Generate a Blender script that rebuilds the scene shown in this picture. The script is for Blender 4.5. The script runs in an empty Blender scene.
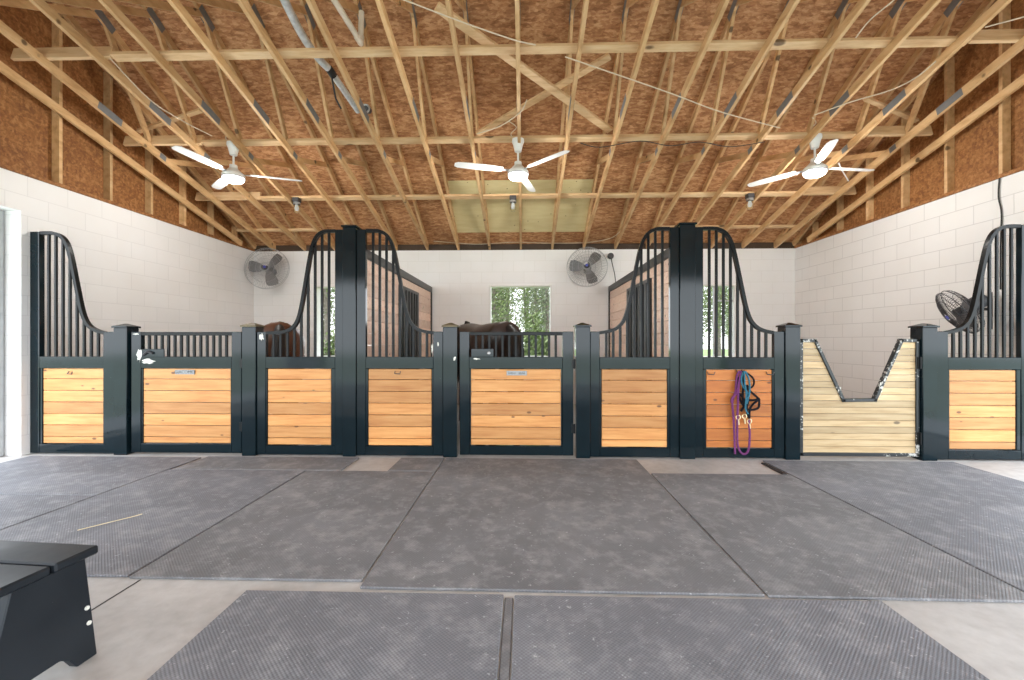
import bpy, bmesh, math, random
from mathutils import Vector, Matrix, Euler
random.seed(7)
PI = math.pi
S = bpy.context.scene
COL = S.collection

# ------------------------------------------------------------------ helpers
class MB:
    """collects shapes in world coordinates, built as ONE mesh object"""
    def __init__(s):
        s.v = []; s.f = []
    def _add(s, vs, fs):
        n = len(s.v); s.v += [tuple(p) for p in vs]
        s.f += [tuple(i + n for i in f) for f in fs]
        return s
    def box(s, x0, x1, y0, y1, z0, z1):
        vs = [(x, y, z) for z in (z0, z1) for y in (y0, y1) for x in (x0, x1)]
        return s._add(vs, [(0, 2, 3, 1), (4, 5, 7, 6), (0, 1, 5, 4), (2, 6, 7, 3), (0, 4, 6, 2), (1, 3, 7, 5)])
    def beam(s, p0, p1, w, h, up=(0, 0, 1), drop=0.0):
        """rectangular bar from p0 to p1; w across, h along 'up'"""
        p0 = Vector(p0); p1 = Vector(p1); d = (p1 - p0).normalized()
        u = Vector(up); side = d.cross(u).normalized(); u = side.cross(d).normalized()
        vs = []
        for p in (p0, p1):
            for a, b in ((-1, -1), (1, -1), (1, 1), (-1, 1)):
                vs.append(p + side * a * w / 2 + u * (b * h / 2 + drop))
        return s._add(vs, [(3, 2, 1, 0), (4, 5, 6, 7), (0, 1, 5, 4), (1, 2, 6, 5), (2, 3, 7, 6), (3, 0, 4, 7)])
    def tube(s, pts, r, n=8, closed=False, cap=True):
        pts = [Vector(p) for p in pts]; N = len(pts); rings = []; pn = None
        for i, p in enumerate(pts):
            a = pts[(i - 1) % N] if (closed or i > 0) else p
            b = pts[(i + 1) % N] if (closed or i < N - 1) else p
            t = (b - a)
            t = t.normalized() if t.length > 1e-9 else Vector((0, 0, 1))
            if pn is None:
                q = Vector((0, 0, 1)) if abs(t.z) < .9 else Vector((1, 0, 0))
                nr = t.cross(q).normalized()
            else:
                nr = (pn - t * pn.dot(t))
                nr = nr.normalized() if nr.length > 1e-6 else t.orthogonal().normalized()
            pn = nr; bi = t.cross(nr)
            rr = r[i] if isinstance(r, (list, tuple)) else r
            rings.append([p + (nr * math.cos(2 * PI * k / n) + bi * math.sin(2 * PI * k / n)) * rr for k in range(n)])
        vs = [q for rg in rings for q in rg]; fs = []
        for i in range(N if closed else N - 1):
            j = (i + 1) % N
            for k in range(n):
                l = (k + 1) % n
                fs.append((i * n + k, i * n + l, j * n + l, j * n + k))
        if cap and not closed:
            fs.append(tuple(range(n))[::-1]); fs.append(tuple((N - 1) * n + k for k in range(n)))
        return s._add(vs, fs)
    def lathe(s, prof, c=(0, 0, 0), n=24, M=None):
        """profile [(r,z)] round the z axis, moved to c, optionally through matrix M first"""
        vs = []; fs = []
        for r, z in prof:
            for k in range(n):
                p = Vector((r * math.cos(2 * PI * k / n), r * math.sin(2 * PI * k / n), z))
                if M is not None: p = M @ p
                vs.append(p + Vector(c))
        for i in range(len(prof) - 1):
            for k in range(n):
                l = (k + 1) % n
                fs.append((i * n + k, i * n + l, (i + 1) * n + l, (i + 1) * n + k))
        fs.append(tuple(range(n))[::-1]); fs.append(tuple((len(prof) - 1) * n + k for k in range(n)))
        return s._add(vs, fs)
    def prism(s, poly, y0, y1):
        """polygon in XZ extruded from y0 to y1"""
        n = len(poly)
        vs = [(x, y0, z) for x, z in poly] + [(x, y1, z) for x, z in poly]
        fs = [tuple(range(n)), tuple(range(2 * n - 1, n - 1, -1))]
        fs += [(k, k + n, (k + 1) % n + n, (k + 1) % n) for k in range(n)]
        return s._add(vs, fs)
    def prism_x(s, poly, x0, x1):
        """polygon in YZ extruded from x0 to x1"""
        n = len(poly)
        vs = [(x0, y, z) for y, z in poly] + [(x1, y, z) for y, z in poly]
        fs = [tuple(range(n)), tuple(range(2 * n - 1, n - 1, -1))]
        fs += [(k, k + n, (k + 1) % n + n, (k + 1) % n) for k in range(n)]
        return s._add(vs, fs)
    def sweep(s, path, w, y0, y1):
        """strip of width w following an XZ path, from y0 to y1 deep"""
        P = [Vector((x, z)) for x, z in path]; N = len(P); L = []; R = []
        for i, p in enumerate(P):
            t = (P[min(i + 1, N - 1)] - P[max(i - 1, 0)]).normalized(); nn = Vector((-t.y, t.x))
            L.append(p + nn * w / 2); R.append(p - nn * w / 2)
        vs = []
        for i in range(N):
            vs += [(L[i].x, y0, L[i].y), (R[i].x, y0, R[i].y), (R[i].x, y1, R[i].y), (L[i].x, y1, L[i].y)]
        fs = [(0, 1, 2, 3), tuple((N - 1) * 4 + k for k in (3, 2, 1, 0))]
        for i in range(N - 1):
            for k in range(4):
                l = (k + 1) % 4
                fs.append((i * 4 + k, (i + 1) * 4 + k, (i + 1) * 4 + l, i * 4 + l))
        return s._add(vs, fs)
    def build(s, name, mat, parent=None, bevel=0, smooth=False, org=None):
        me = bpy.data.meshes.new(name)
        o = bpy.data.objects.new(name, me); COL.objects.link(o)
        off = Vector((0, 0, 0))
        q = parent
        while q is not None:
            off += q.location; q = q.parent
        if parent is not None: o.parent = parent
        elif org is not None:
            o.location = org; off = Vector(org)
        me.from_pydata([Vector(p) - off for p in s.v], [], s.f)
        bm = bmesh.new(); bm.from_mesh(me)
        bmesh.ops.recalc_face_normals(bm, faces=bm.faces)
        if bevel:
            ed = [e for e in bm.edges if len(e.link_faces) == 2 and e.calc_face_angle(0) > .5]
            bmesh.ops.bevel(bm, geom=ed, offset=bevel, segments=1, affect='EDGES', clamp_overlap=True)
        if smooth:
            for f in bm.faces: f.smooth = True
            for e in bm.edges:
                if len(e.link_faces) == 2 and e.calc_face_angle(0) > .7: e.smooth = False
        bm.to_mesh(me); bm.free()
        me.materials.append(mat)
        return o

def tag(o, label, cat, group=None):
    o['label'] = label; o['category'] = cat
    if group: o['group'] = group
    return o
def thing(name, label, cat, loc=(0, 0, 0), group=None):
    o = bpy.data.objects.new(name, None); COL.objects.link(o); o.location = loc
    o.empty_display_size = .1
    return tag(o, label, cat, group)
def struct(o, label=None):
    o['kind'] = 'structure'
    if label: o['label'] = label
    return o
def copy_tree(o, parent=None):
    c = o.copy(); COL.objects.link(c)
    if parent is not None: c.parent = parent
    for ch in list(o.children): copy_tree(ch, c)
    return c
def smooth_path(pts, n=6):
    """Catmull-Rom through the points"""
    P = [Vector(p) for p in pts]; out = []
    for i in range(len(P) - 1):
        a = P[max(i - 1, 0)]; b = P[i]; c = P[i + 1]; d = P[min(i + 2, len(P) - 1)]
        for k in range(n):
            t = k / n
            out.append(.5 * ((2 * b) + (c - a) * t + (2 * a - 5 * b + 4 * c - d) * t * t + (3 * b - a - 3 * c + d) * t ** 3))
    out.append(P[-1]); return out

# ------------------------------------------------------------------ materials
class NT:
    def __init__(s, name):
        s.m = bpy.data.materials.new(name); s.m.use_nodes = True
        s.t = s.m.node_tree; s.b = s.t.nodes['Principled BSDF']
    def n(s, typ, **kw):
        nd = s.t.nodes.new(typ)
        for k, v in kw.items():
            if k.startswith('i_'):
                nd.inputs[k[2:].replace('_', ' ')].default_value = v
            else: setattr(nd, k, v)
        return nd
    def l(s, a, b): s.t.links.new(a, b)
    def ramp(s, fac, stops, interp='LINEAR'):
        r = s.n('ShaderNodeValToRGB'); e = r.color_ramp.elements; r.color_ramp.interpolation = interp
        while len(e) > len(stops): e.remove(e[-1])
        while len(e) < len(stops): e.new(.5)
        for q, (p, c) in zip(e, stops):
            q.position = p; q.color = (*c, 1)
        s.l(fac, r.inputs['Fac']); return r.outputs['Color']
    def mix(s, fac, a, b, mode='MIX'):
        m = s.n('ShaderNodeMix', data_type='RGBA', blend_type=mode)
        for i, v in ((0, fac), (6, a), (7, b)):
            if hasattr(v, 'is_output'): s.l(v, m.inputs[i])
            else: m.inputs[i].default_value = v if i == 0 else (*v, 1)
        return m.outputs[2]
    def coord(s, scale=(1, 1, 1), rot=(0, 0, 0), src='Object'):
        c = s.n('ShaderNodeTexCoord'); mp = s.n('ShaderNodeMapping')
        mp.inputs['Scale'].default_value = scale; mp.inputs['Rotation'].default_value = rot
        s.l(c.outputs[src], mp.inputs['Vector']); return mp.outputs['Vector']
    def noise(s, vec, scale, detail=4, rough=.55):
        t = s.n('ShaderNodeTexNoise'); t.inputs['Scale'].default_value = scale
        t.inputs['Detail'].default_value = detail; t.inputs['Roughness'].default_value = rough
        s.l(vec, t.inputs['Vector']); return t.outputs['Fac']
    def bump(s, h, strength=.3, dist=.01):
        b = s.n('ShaderNodeBump'); b.inputs['Strength'].default_value = strength; b.inputs['Distance'].default_value = dist
        s.l(h, b.inputs['Height']); s.l(b.outputs['Normal'], s.b.inputs['Normal'])
    def set(s, col=None, rough=None, metal=None, spec=None):
        if col is not None:
            if hasattr(col, 'is_output'): s.l(col, s.b.inputs['Base Color'])
            else: s.b.inputs['Base Color'].default_value = (*col, 1)
        if rough is not None:
            if hasattr(rough, 'is_output'): s.l(rough, s.b.inputs['Roughness'])
            else: s.b.inputs['Roughness'].default_value = rough
        if metal is not None: s.b.inputs['Metallic'].default_value = metal
        if spec is not None: s.b.inputs['Specular IOR Level'].default_value = spec
        return s.m

def plain(name, col, rough=.5, metal=0, var=.12, sc=8, spec=.5):
    k = NT(name); v = k.coord(); f = k.noise(v, sc)
    a = tuple(c * (1 - var) for c in col); b = tuple(min(1, c * (1 + var)) for c in col)
    return k.set(k.ramp(f, [(.3, a), (.7, b)]), rough, metal, spec)

def wood(name, c_dark, c_mid, c_light, scale=(1.2, 14, 14), knots=True, rough=.5, island=.35, kden=2.1):
    k = NT(name); g = k.n('ShaderNodeNewGeometry'); rnd = g.outputs['Random Per Island']
    c = k.n('ShaderNodeTexCoord'); sx = k.n('ShaderNodeVectorMath', operation='ADD')
    mul = k.n('ShaderNodeMath', operation='MULTIPLY'); mul.inputs[1].default_value = 37
    oi = k.n('ShaderNodeObjectInfo'); rs_ = k.n('ShaderNodeMath', operation='ADD'); k.l(rnd, rs_.inputs[0]); k.l(oi.outputs['Random'], rs_.inputs[1])
    fr_ = k.n('ShaderNodeMath', operation='FRACT'); k.l(rs_.outputs[0], fr_.inputs[0]); rnd = fr_.outputs[0]
    k.l(rs_.outputs[0], mul.inputs[0]); k.l(c.outputs['Object'], sx.inputs[0]); k.l(mul.outputs[0], sx.inputs[1])
    mp = k.n('ShaderNodeMapping'); mp.inputs['Scale'].default_value = scale; k.l(sx.outputs[0], mp.inputs['Vector'])
    f = k.noise(mp.outputs['Vector'], 2.2, 6, .6)
    col = k.ramp(f, [(.3, c_dark), (.5, c_mid), (.72, c_light)])
    tint = k.ramp(rnd, [(0, (1 - island,) * 3), (1, (1 + island * .3,) * 3)])
    col = k.mix(1.0, col, tint, 'MULTIPLY')
    if knots:
        mp2 = k.n('ShaderNodeMapping'); mp2.inputs['Scale'].default_value = (kden * .8, kden * 1.6, kden * 1.6); k.l(sx.outputs[0], mp2.inputs['Vector'])
        vo = k.n('ShaderNodeTexVoronoi'); vo.inputs['Scale'].default_value = 1.6; k.l(mp2.outputs['Vector'], vo.inputs['Vector'])
        kn = k.ramp(vo.outputs['Distance'], [(.0, (1, 1, 1)), (.075, (.95, .95, .95)), (.11, (0, 0, 0))])
        col = k.mix(kn, col, tuple(q * .28 for q in c_dark))
    k.bump(f, .08, .004)
    return k.set(col, rough)

M = {}
def make_paint(name, col, rough):
    k = NT(name); v = k.coord((1, 1, 1))
    f = k.noise(v, 3.0, 6); sp = k.noise(v, 60, 3)
    c = k.ramp(f, [(.3, tuple(q * .8 for q in col)), (.7, tuple(q * 1.25 for q in col))])
    chips = k.ramp(sp, [(.76, (0, 0, 0)), (.79, (1, 1, 1))])
    c = k.mix(chips, c, (.25, .27, .27))
    r = k.ramp(f, [(.3, (rough * .8,) * 3), (.75, (rough * 1.5,) * 3)])
    k.bump(f, .03, .01)
    return k.set(c, r, 0, .28)
M['paint'] = make_paint('dark_green_enamel', (.0055, .0125, .0165), .075)
M['paint_bar'] = make_paint('dark_bar_enamel', (.005, .0065, .0075), .3)
M['paint_bar'].node_tree.nodes['Principled BSDF'].inputs['Specular IOR Level'].default_value = .2
M['paint_black'] = plain('black_rail_enamel', (.009, .010, .011), .35)
M['pine'] = wood('pine_board', (.50, .195, .048), (.615, .285, .085), (.69, .355, .125), kden=3.0)
M['pine_deep'] = wood('pine_board_deep', (.36, .10, .012), (.47, .15, .022), (.54, .20, .036), kden=3.0)
M['gate_pine'] = wood('weathered_pine_slat', (.42, .28, .13), (.55, .40, .215), (.63, .49, .29), island=.3)
M['lining'] = wood('whitewashed_pine', (.70, .46, .34), (.84, .62, .50), (.90, .74, .62), island=.2)
M['lumber'] = wood('framing_lumber', (.50, .285, .12), (.67, .42, .20), (.76, .51, .275), scale=(6, 1.5, 6), island=.28, rough=.65, kden=1.2)
M['lumber_x'] = wood('purlin_lumber', (.58, .35, .17), (.74, .50, .27), (.82, .60, .36), scale=(1.2, 8, 8), island=.2, rough=.65, kden=1.2)
M['plate'] = plain('galvanised_plate', (.21, .215, .22), .6, .3)
M['white_metal'] = plain('white_fan_enamel', (.80, .81, .80), .35, 0, .03)
M['white_paint'] = plain('white_trim_paint', (.80, .80, .78), .5, 0, .03)
M['steel'] = plain('grey_steel', (.42, .43, .44), .4, .6)
M['dark_metal'] = plain('dark_fan_metal', (.055, .055, .06), .4, .3)
M['blade_grey'] = plain('grey_fan_blade', (.16, .16, .165), .4, .2)
M['brass'] = plain('brass_snap', (.75, .62, .38), .3, .8)
M['rope_purple'] = plain('purple_rope', (.13, .022, .12), .8, 0, .4, 90)
M['rope_teal'] = plain('teal_rope', (.02, .13, .19), .8, 0, .4, 90)
M['halter'] = plain('black_nylon_webbing', (.006, .006, .009), .75, 0, .12, 8, .15)
M['cable'] = plain('cream_cable', (.62, .52, .38), .6)
M['cable_dark'] = plain('dark_cable', (.03, .03, .03), .6)
M['pvc'] = plain('pale_pvc', (.70, .62, .50), .5)
M['insul'] = plain('foil_pipe_wrap', (.60, .62, .62), .45, .25, .2, 25)
M['chip'] = plain('bare_white_filler', (.72, .72, .66), .7, 0, .15, 20)
M['black_rubber'] = plain('black_rubber', (.02, .02, .02), .7)
M['step_paint'] = make_paint('black_green_step_paint', (.013, .017, .022), .42)
M['blue_logo'] = plain('blue_hub_badge', (.08, .10, .45), .4)
M['nameplate'] = plain('silver_nameplate', (.30, .32, .33), .45, .3)
M['ink'] = plain('dark_engraving', (.03, .03, .035), .6)
M['bronze'] = plain('worn_bronze_cap', (.13, .105, .06), .45, .3, .3)
M['straw'] = plain('dry_straw', (.7, .6, .38), .8)
M['hoof'] = plain('horn_hoof', (.06, .05, .04), .5)
M['eye'] = plain('dark_eye', (.01, .008, .006), .1)
M['shade_board'] = plain('eave_shade_board', (.06, .035, .02), .7)  # dark tone paints in the shade under the eave
def worn_edge():
    k = NT('chipped_edging'); f = k.noise(k.coord(), 38, 3); g = k.noise(k.coord(), 3, 3)
    m = k.n('ShaderNodeMath', operation='MULTIPLY'); k.l(f, m.inputs[0]); k.l(g, m.inputs[1])
    return k.set(k.ramp(m.outputs[0], [(.325, (.012, .016, .018)), (.35, (.5, .5, .47))]), .4)
M['worn_edge'] = worn_edge()
M['bark'] = plain('pine_bark', (.15, .125, .105), .9, 0, .4, 12)

def osb(name, a, b, c, seam=True):
    k = NT(name)
    cols = []
    for i, rz in enumerate((.3, 1.25, 2.2)):
        v = k.coord((11, 27, 27), (0, 0, (rz - 1.25) * .55))
        vo = k.n('ShaderNodeTexVoronoi', distance='MANHATTAN'); vo.inputs['Scale'].default_value = 1.0 + i * .25
        k.l(v, vo.inputs['Vector'])
        s = k.n('ShaderNodeSeparateColor'); k.l(vo.outputs['Color'], s.inputs[0]); cols.append(s.outputs[0])
    m1 = k.n('ShaderNodeMath', operation='ADD'); k.l(cols[0], m1.inputs[0]); k.l(cols[1], m1.inputs[1])
    m2 = k.n('ShaderNodeMath', operation='ADD'); k.l(m1.outputs[0], m2.inputs[0]); k.l(cols[2], m2.inputs[1])
    m3 = k.n('ShaderNodeMath', operation='DIVIDE'); k.l(m2.outputs[0], m3.inputs[0]); m3.inputs[1].default_value = 3
    col = k.ramp(m3.outputs[0], [(.18, a), (.5, b), (.82, c)])
    big = k.noise(k.coord(), 1.3, 4)
    col = k.mix(1.0, col, k.ramp(big, [(.3, (.84, .80, .76)), (.7, (1.08, 1.08, 1.08))]), 'MULTIPLY')
    return k.set(col, .75)
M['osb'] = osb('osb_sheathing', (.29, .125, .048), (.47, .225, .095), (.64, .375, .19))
M['osb_gable_shaded'] = osb('shaded_gable_osb', (.20, .078, .022), (.30, .125, .035), (.42, .20, .07))  # darker OSB copy, part of the darkening is painted gable shade
def newply():
    k = NT('yellow_plywood'); v = k.coord((1, 1, 1))
    f = k.noise(k.coord((1, 5, 5)), 2.5, 5)
    col = k.ramp(f, [(.3, (.66, .55, .28)), (.7, (.76, .66, .37))])
    vo = k.n('ShaderNodeTexVoronoi'); vo.inputs['Scale'].default_value = 7; k.l(v, vo.inputs['Vector'])
    d = k.ramp(vo.outputs['Distance'], [(.05, (1, 1, 1)), (.09, (0, 0, 0))])
    return k.set(k.mix(d, col, (.25, .17, .08)), .7)
M['newply'] = newply()

def block(name, axis, mort=(.63, .63, .63), bs=.3):
    """painted concrete block; axis = the wall's horizontal direction"""
    k = NT(name); c = k.n('ShaderNodeTexCoord'); sp = k.n('ShaderNodeSeparateXYZ'); k.l(c.outputs['Object'], sp.inputs[0])
    cb = k.n('ShaderNodeCombineXYZ'); k.l(sp.outputs[axis], cb.inputs[0]); k.l(sp.outputs[2], cb.inputs[1])
    br = k.n('ShaderNodeTexBrick'); k.l(cb.outputs[0], br.inputs['Vector'])
    br.inputs['Scale'].default_value = 1; br.inputs['Brick Width'].default_value = .4064; br.inputs['Row Height'].default_value = .21
    br.inputs['Mortar Size'].default_value = .005; br.inputs['Mortar Smooth'].default_value = .4
    br.inputs['Color1'].default_value = (.84, .84, .838, 1); br.inputs['Color2'].default_value = (.82, .82, .818, 1)
    br.inputs['Mortar'].default_value = (*mort, 1)
    f = k.noise(k.coord(), 1.1, 5)
    col = k.mix(.8, br.outputs['Color'], k.ramp(f, [(.3, (.94, .93, .91)), (.65, (1, 1, 1))]), 'MULTIPLY')
    inv = k.n('ShaderNodeMath', operation='SUBTRACT'); inv.inputs[0].default_value = 1; k.l(br.outputs['Fac'], inv.inputs[1])
    g = k.noise(k.coord(), 45, 3); ad = k.n('ShaderNodeMath', operation='MULTIPLY_ADD'); k.l(g, ad.inputs[0]); ad.inputs[1].default_value = .12; k.l(inv.outputs[0], ad.inputs[2])
    k.bump(ad.outputs[0], bs, .005)
    return k.set(col, .45)
M['block_y'] = block('white_block_side', 1); M['block_x'] = block('white_block_back', 0, (.77, .765, .75), .1)
M['block_l'] = block('white_block_left', 1, (.74, .74, .74), .2)

def concrete():
    k = NT('worn_concrete'); v = k.coord(); f = k.noise(v, 1.4, 8, .62); g = k.noise(v, 14, 6)
    col = k.ramp(f, [(.3, (.40, .39, .375)), (.5, (.50, .49, .475)), (.7, (.58, .575, .56))])
    col = k.mix(.5, col, k.ramp(g, [(.3, (.72, .71, .70)), (.6, (1, 1, 1))]), 'MULTIPLY')
    k.bump(g, .15, .01); return k.set(col, .6)
M['concrete'] = concrete()
def rubber(name, base, dust, cell, pat):
    k = NT(name); v = k.coord()
    sp = k.n('ShaderNodeSeparateXYZ'); k.l(v, sp.inputs[0]); w = []
    for i in (0, 1):
        a = k.n('ShaderNodeMath', operation='MULTIPLY'); k.l(sp.outputs[i], a.inputs[0]); a.inputs[1].default_value = 2 * PI / cell
        b = k.n('ShaderNodeMath', operation='SINE'); k.l(a.outputs[0], b.inputs[0]); w.append(b.outputs[0])
    h = k.n('ShaderNodeMath', operation='MULTIPLY'); k.l(w[0], h.inputs[0]); k.l(w[1], h.inputs[1])
    h2 = k.n('ShaderNodeMath', operation='MULTIPLY_ADD'); k.l(h.outputs[0], h2.inputs[0]); h2.inputs[1].default_value = .5; h2.inputs[2].default_value = .5
    f = k.noise(v, 1.1, 9, .66); g = k.noise(v, 6.5, 8, .72); sp2 = k.noise(v, 42, 5, .62)
    col = k.ramp(f, [(.28, tuple(q * .78 for q in base)), (.52, base), (.74, tuple(q * 1.3 for q in base))])
    col = k.mix(k.ramp(g, [(.48, (0, 0, 0)), (.74, (.8, .8, .8))]), col, dust)
    col = k.mix(k.ramp(sp2, [(.635, (0, 0, 0)), (.70, (.65, .65, .65))]), col, tuple(q * 1.5 for q in dust))
    col = k.mix(pat, col, k.ramp(h2.outputs[0], [(.2, (.62, .62, .62)), (.7, (1.15, 1.15, 1.15))]), 'MULTIPLY')
    k.bump(h2.outputs[0], .35, .004)
    return k.set(col, .72, 0, .25)
M['mat'] = rubber('grey_rubber_mat', (.185, .19, .202), (.36, .365, .37), .017, .25)
M['mat2'] = rubber('blue_grey_rubber_mat', (.19, .198, .22), (.36, .37, .385), .017, .5)

def grass():
    k = NT('grass_ground'); f = k.noise(k.coord(), .6, 8); g = k.noise(k.coord(), 9, 5)
    c = k.ramp(f, [(.3, (.10, .17, .035)), (.7, (.20, .27, .07))])
    c = k.mix(.5, c, k.ramp(g, [(.3, (.6, .6, .6)), (.7, (1.2, 1.2, 1.2))]), 'MULTIPLY')
    return k.set(c, .9)
M['grass'] = grass()
def leafmat(name, a, b):
    k = NT(name); g = k.n('ShaderNodeNewGeometry')
    k.set(k.ramp(g.outputs['Random Per Island'], [(0, a), (1, b)]), .6)
    return k.m
M['leaf'] = leafmat('pine_foliage', (.055, .085, .025), (.20, .25, .09))
M['leaf2'] = leafmat('scrub_foliage', (.07, .11, .03), (.22, .27, .10))
M['leaf3'] = leafmat('grey_green_foliage', (.07, .09, .05), (.22, .25, .15))
def emis(name, col, st):
    k = NT(name); k.set(col, .3); k.b.inputs['Emission Color'].default_value = (*col, 1); k.b.inputs['Emission Strength'].default_value = st
    return k.m
M['lens'] = emis('lit_fan_lens', (.96, .98, 1.0), 3.0)
def glass():
    k = NT('clear_glass'); k.set((.95, .97, .97), .03); k.b.inputs['Transmission Weight'].default_value = 1; k.b.inputs['IOR'].default_value = 1.1
    return k.m
M['glass'] = glass()
def hide(name, a, b):
    k = NT(name); f = k.noise(k.coord(), 2.5, 5)
    return k.set(k.ramp(f, [(.3, a), (.7, b)]), .42)
M['bay'] = hide('bay_hide', (.075, .028, .013), (.14, .055, .025)); M['brown'] = hide('dark_brown_hide', (.022, .013, .010), (.05, .028, .020))
M['hair'] = plain('black_hair', (.008, .007, .007), .5)

# ------------------------------------------------------------------ setting
XL, XR, YB, YF = -5.25, 5.09, 3.86, -6.6
WT = 2.94                                    # top of the block walls
SL, ST = .253, .545                           # slopes of bottom chords and roof
RY = -1.37                                   # ridge line
def zc(y): return WT + SL * ((YB - y) if y > RY else (YB - 2 * RY + y))   # underside of the bottom chords
def zd(y): return 3.07 + ST * ((YB - y) if y > RY else (YB - 2 * RY + y)) # underside of the roof deck
DH = 2.56                                    # door head
fl = MB().box(XL - 1.2, XR + 1.2, YF - 1.5, YB + .2, -.12, 0).build('floor', M['concrete']); struct(fl)
struct(MB().box(-40, 40, -40, 70, -.2, -.13).build('ground', M['grass']))
# side walls with a wide doorway each
for nm, x, sg in (('wall_left', XL, -1), ('wall_right', XR, 1)):
    a, b = (x - .24, x) if sg < 0 else (x, x + .24)
    w = MB().box(a, b, -.06, YB + .2, 0, WT).box(a, b, YF, -5.3, 0, WT).box(a, b, -5.3, -.06, DH, WT)
    struct(w.build(nm, M['block_l' if sg < 0 else 'block_y']))
# back wall with three openings
W = [(-4.05, -2.85), (-.67, .535), (2.8, 4.0)]; WZ0, WZ1 = .90, 2.275
bw = MB(); xs = [XL] + [q for w in W for q in w] + [XR]
for i in range(0, len(xs), 2): bw.box(xs[i], xs[i + 1], YB, YB + .2, 0, WT)
for a, b in W: bw.box(a, b, YB, YB + .2, 0, WZ0).box(a, b, YB, YB + .2, WZ1, WT)
struct(bw.build('wall_back', M['block_x']))
for i, (a, b) in enumerate(W):
    r = bpy.data.objects.new('window_%d' % (i + 1), None); COL.objects.link(r); r.location = ((a + b) / 2, YB + .06, WZ0); struct(r)
    t = .035; y0, y1 = YB - .012, YB + .19
    MB().box(a, a + t, y0, y1, WZ0, WZ1).box(b - t, b, y0, y1, WZ0, WZ1).box(a + t, b - t, y0, y1, WZ1 - t, WZ1).build('window_frame', M['white_paint'], r, .004)
    MB().box(a - .03, b + .03, YB - .05, y1, WZ0 - .04, WZ0 + .01).build('window_sill', M['white_paint'], r, .004)
    if i == 2:
        s_ = MB().box(3.60, 3.665, YB + .05, YB + .10, WZ0 + .01, WZ1 - t).box(3.665, b - t, YB + .06, YB + .09, 1.95, 1.985)
        s_.build('window_sash', M['steel'], r, .003)
        MB().box(3.665, b - t, YB + .07, YB + .075, WZ0 + .01, WZ1 - t).build('pane', M['glass'], r)
    if i == 0:
        MB().box(-3.68, -3.645, YB + .05, YB + .10, WZ0 + .01, WZ1 - t).build('window_sash', M['white_paint'], r, .003)
# timber plate on the walls and closure above the back wall
struct(MB().box(XL - .2, XL + .02, -6.6, YB, WT, WT + .04).build('trim_1', M['osb_gable_shaded'], None, .003))
struct(MB().box(XR - .02, XR + .2, -6.6, YB, WT, WT + .04).build('trim_2', M['osb_gable_shaded'], None, .003))
struct(MB().box(XL - .3, XR + .3, YB + .54, YB + .58, WT - .3, 2.85).box(XL - .3, XR + .3, YB + .2, YB + .58, WT - .34, WT - .3).box(XL, XR, YB + .01, YB + .05, WT, 3.055).build('trim_3', M['shade_board']))  # coloured as eave shade; board on the wall top added for the dark band
# roof deck, two slopes
rd = MB()
e0 = YB + .6; e1 = 2 * RY - YB - .6
rd.prism_x([(e0, 3.07 - ST * .6), (RY, zd(RY)), (e1, 3.07 - ST * .6), (e1, 3.09 - ST * .6 + .0), (RY, zd(RY) + .03), (e0, 3.10 - ST * .6)], XL - .35, XR + .35)
struct(rd.build('ceiling', M['osb']), 'orange brown OSB roof deck above the trusses')
# paler replacement sheets near the eave
yy0, yy1 = 2.54, 3.59
sh = MB().prism_x([(yy0, zd(yy0) - .006), (yy1, zd(yy1) - .006), (yy1, zd(yy1) - .001), (yy0, zd(yy0) - .001)], -1.25, 1.13)
struct(sh.build('trim_4', M['newply']), 'yellowish newer roof sheet above the centre stall')

# left doorway guide rail
g = MB().box(XL - .32, XL - .165, -.13, -.075, 0, DH).build('trim_6', M['steel'], None, .004, org=(XL - .24, -.1, 0)); struct(g, 'grey steel door guide in the left doorway')
MB().tube([(XL - .24, -.14, .08), (XL - .24, -.14, .28), (XL - .18, -.14, .28), (XL - .18, -.14, .08)], .008, 6).build('latch_ring', M['dark_metal'], g)

# gable ends: sheathing, studs and sloping chord
for side, x, sg in (('left', XL, 1), ('right', XR, -1)):
    gr = thing('gable_end_frame', 'boarded triangular gable with studs above the %s block wall' % side, 'gable frame', (x, RY, WT + .04), 'gable end frames')
    a, b = sorted((x - sg * .14, x - sg * .12))
    pts = [(YB, WT + .04), (YB, zd(YB)), (RY, zd(RY)), (2 * RY - YB, zd(YB)), (2 * RY - YB, WT + .04)]
    MB().prism_x(pts, a, b).build('sheathing', M['osb_gable_shaded'], gr)
    a, b = sorted((x - sg * .12, x - sg * .03))
    y = YB - .45
    while y > YF + .3:
        MB().box(a, b, y - .019, y + .019, WT + .04, zd(y) - .01).build('stud', M['lumber'], gr, .002)
        y -= .61
    xc = x + sg * .035
    MB().beam((xc, YB - .42, zc(YB - .42) - .05), (xc, RY, zc(RY) - .05), .038, .089).build('bottom_chord', M['lumber'], gr, .002)
    MB().beam((xc, RY, zc(RY) - .05), (xc, 2 * RY - YB + .42, zc(YB - .42) - .05), .038, .089).build('bottom_chord', M['lumber'], gr, .002)
    MB().beam((xc, YB, zd(YB) - .05), (xc, RY, zd(RY) - .05), .038, .089).build('top_chord', M['lumber'], gr, .002)
    MB().beam((xc, RY, zd(RY) - .05), (xc, 2 * RY - YB, zd(YB) - .05), .038, .089).build('top_chord', M['lumber'], gr, .002)

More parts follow.
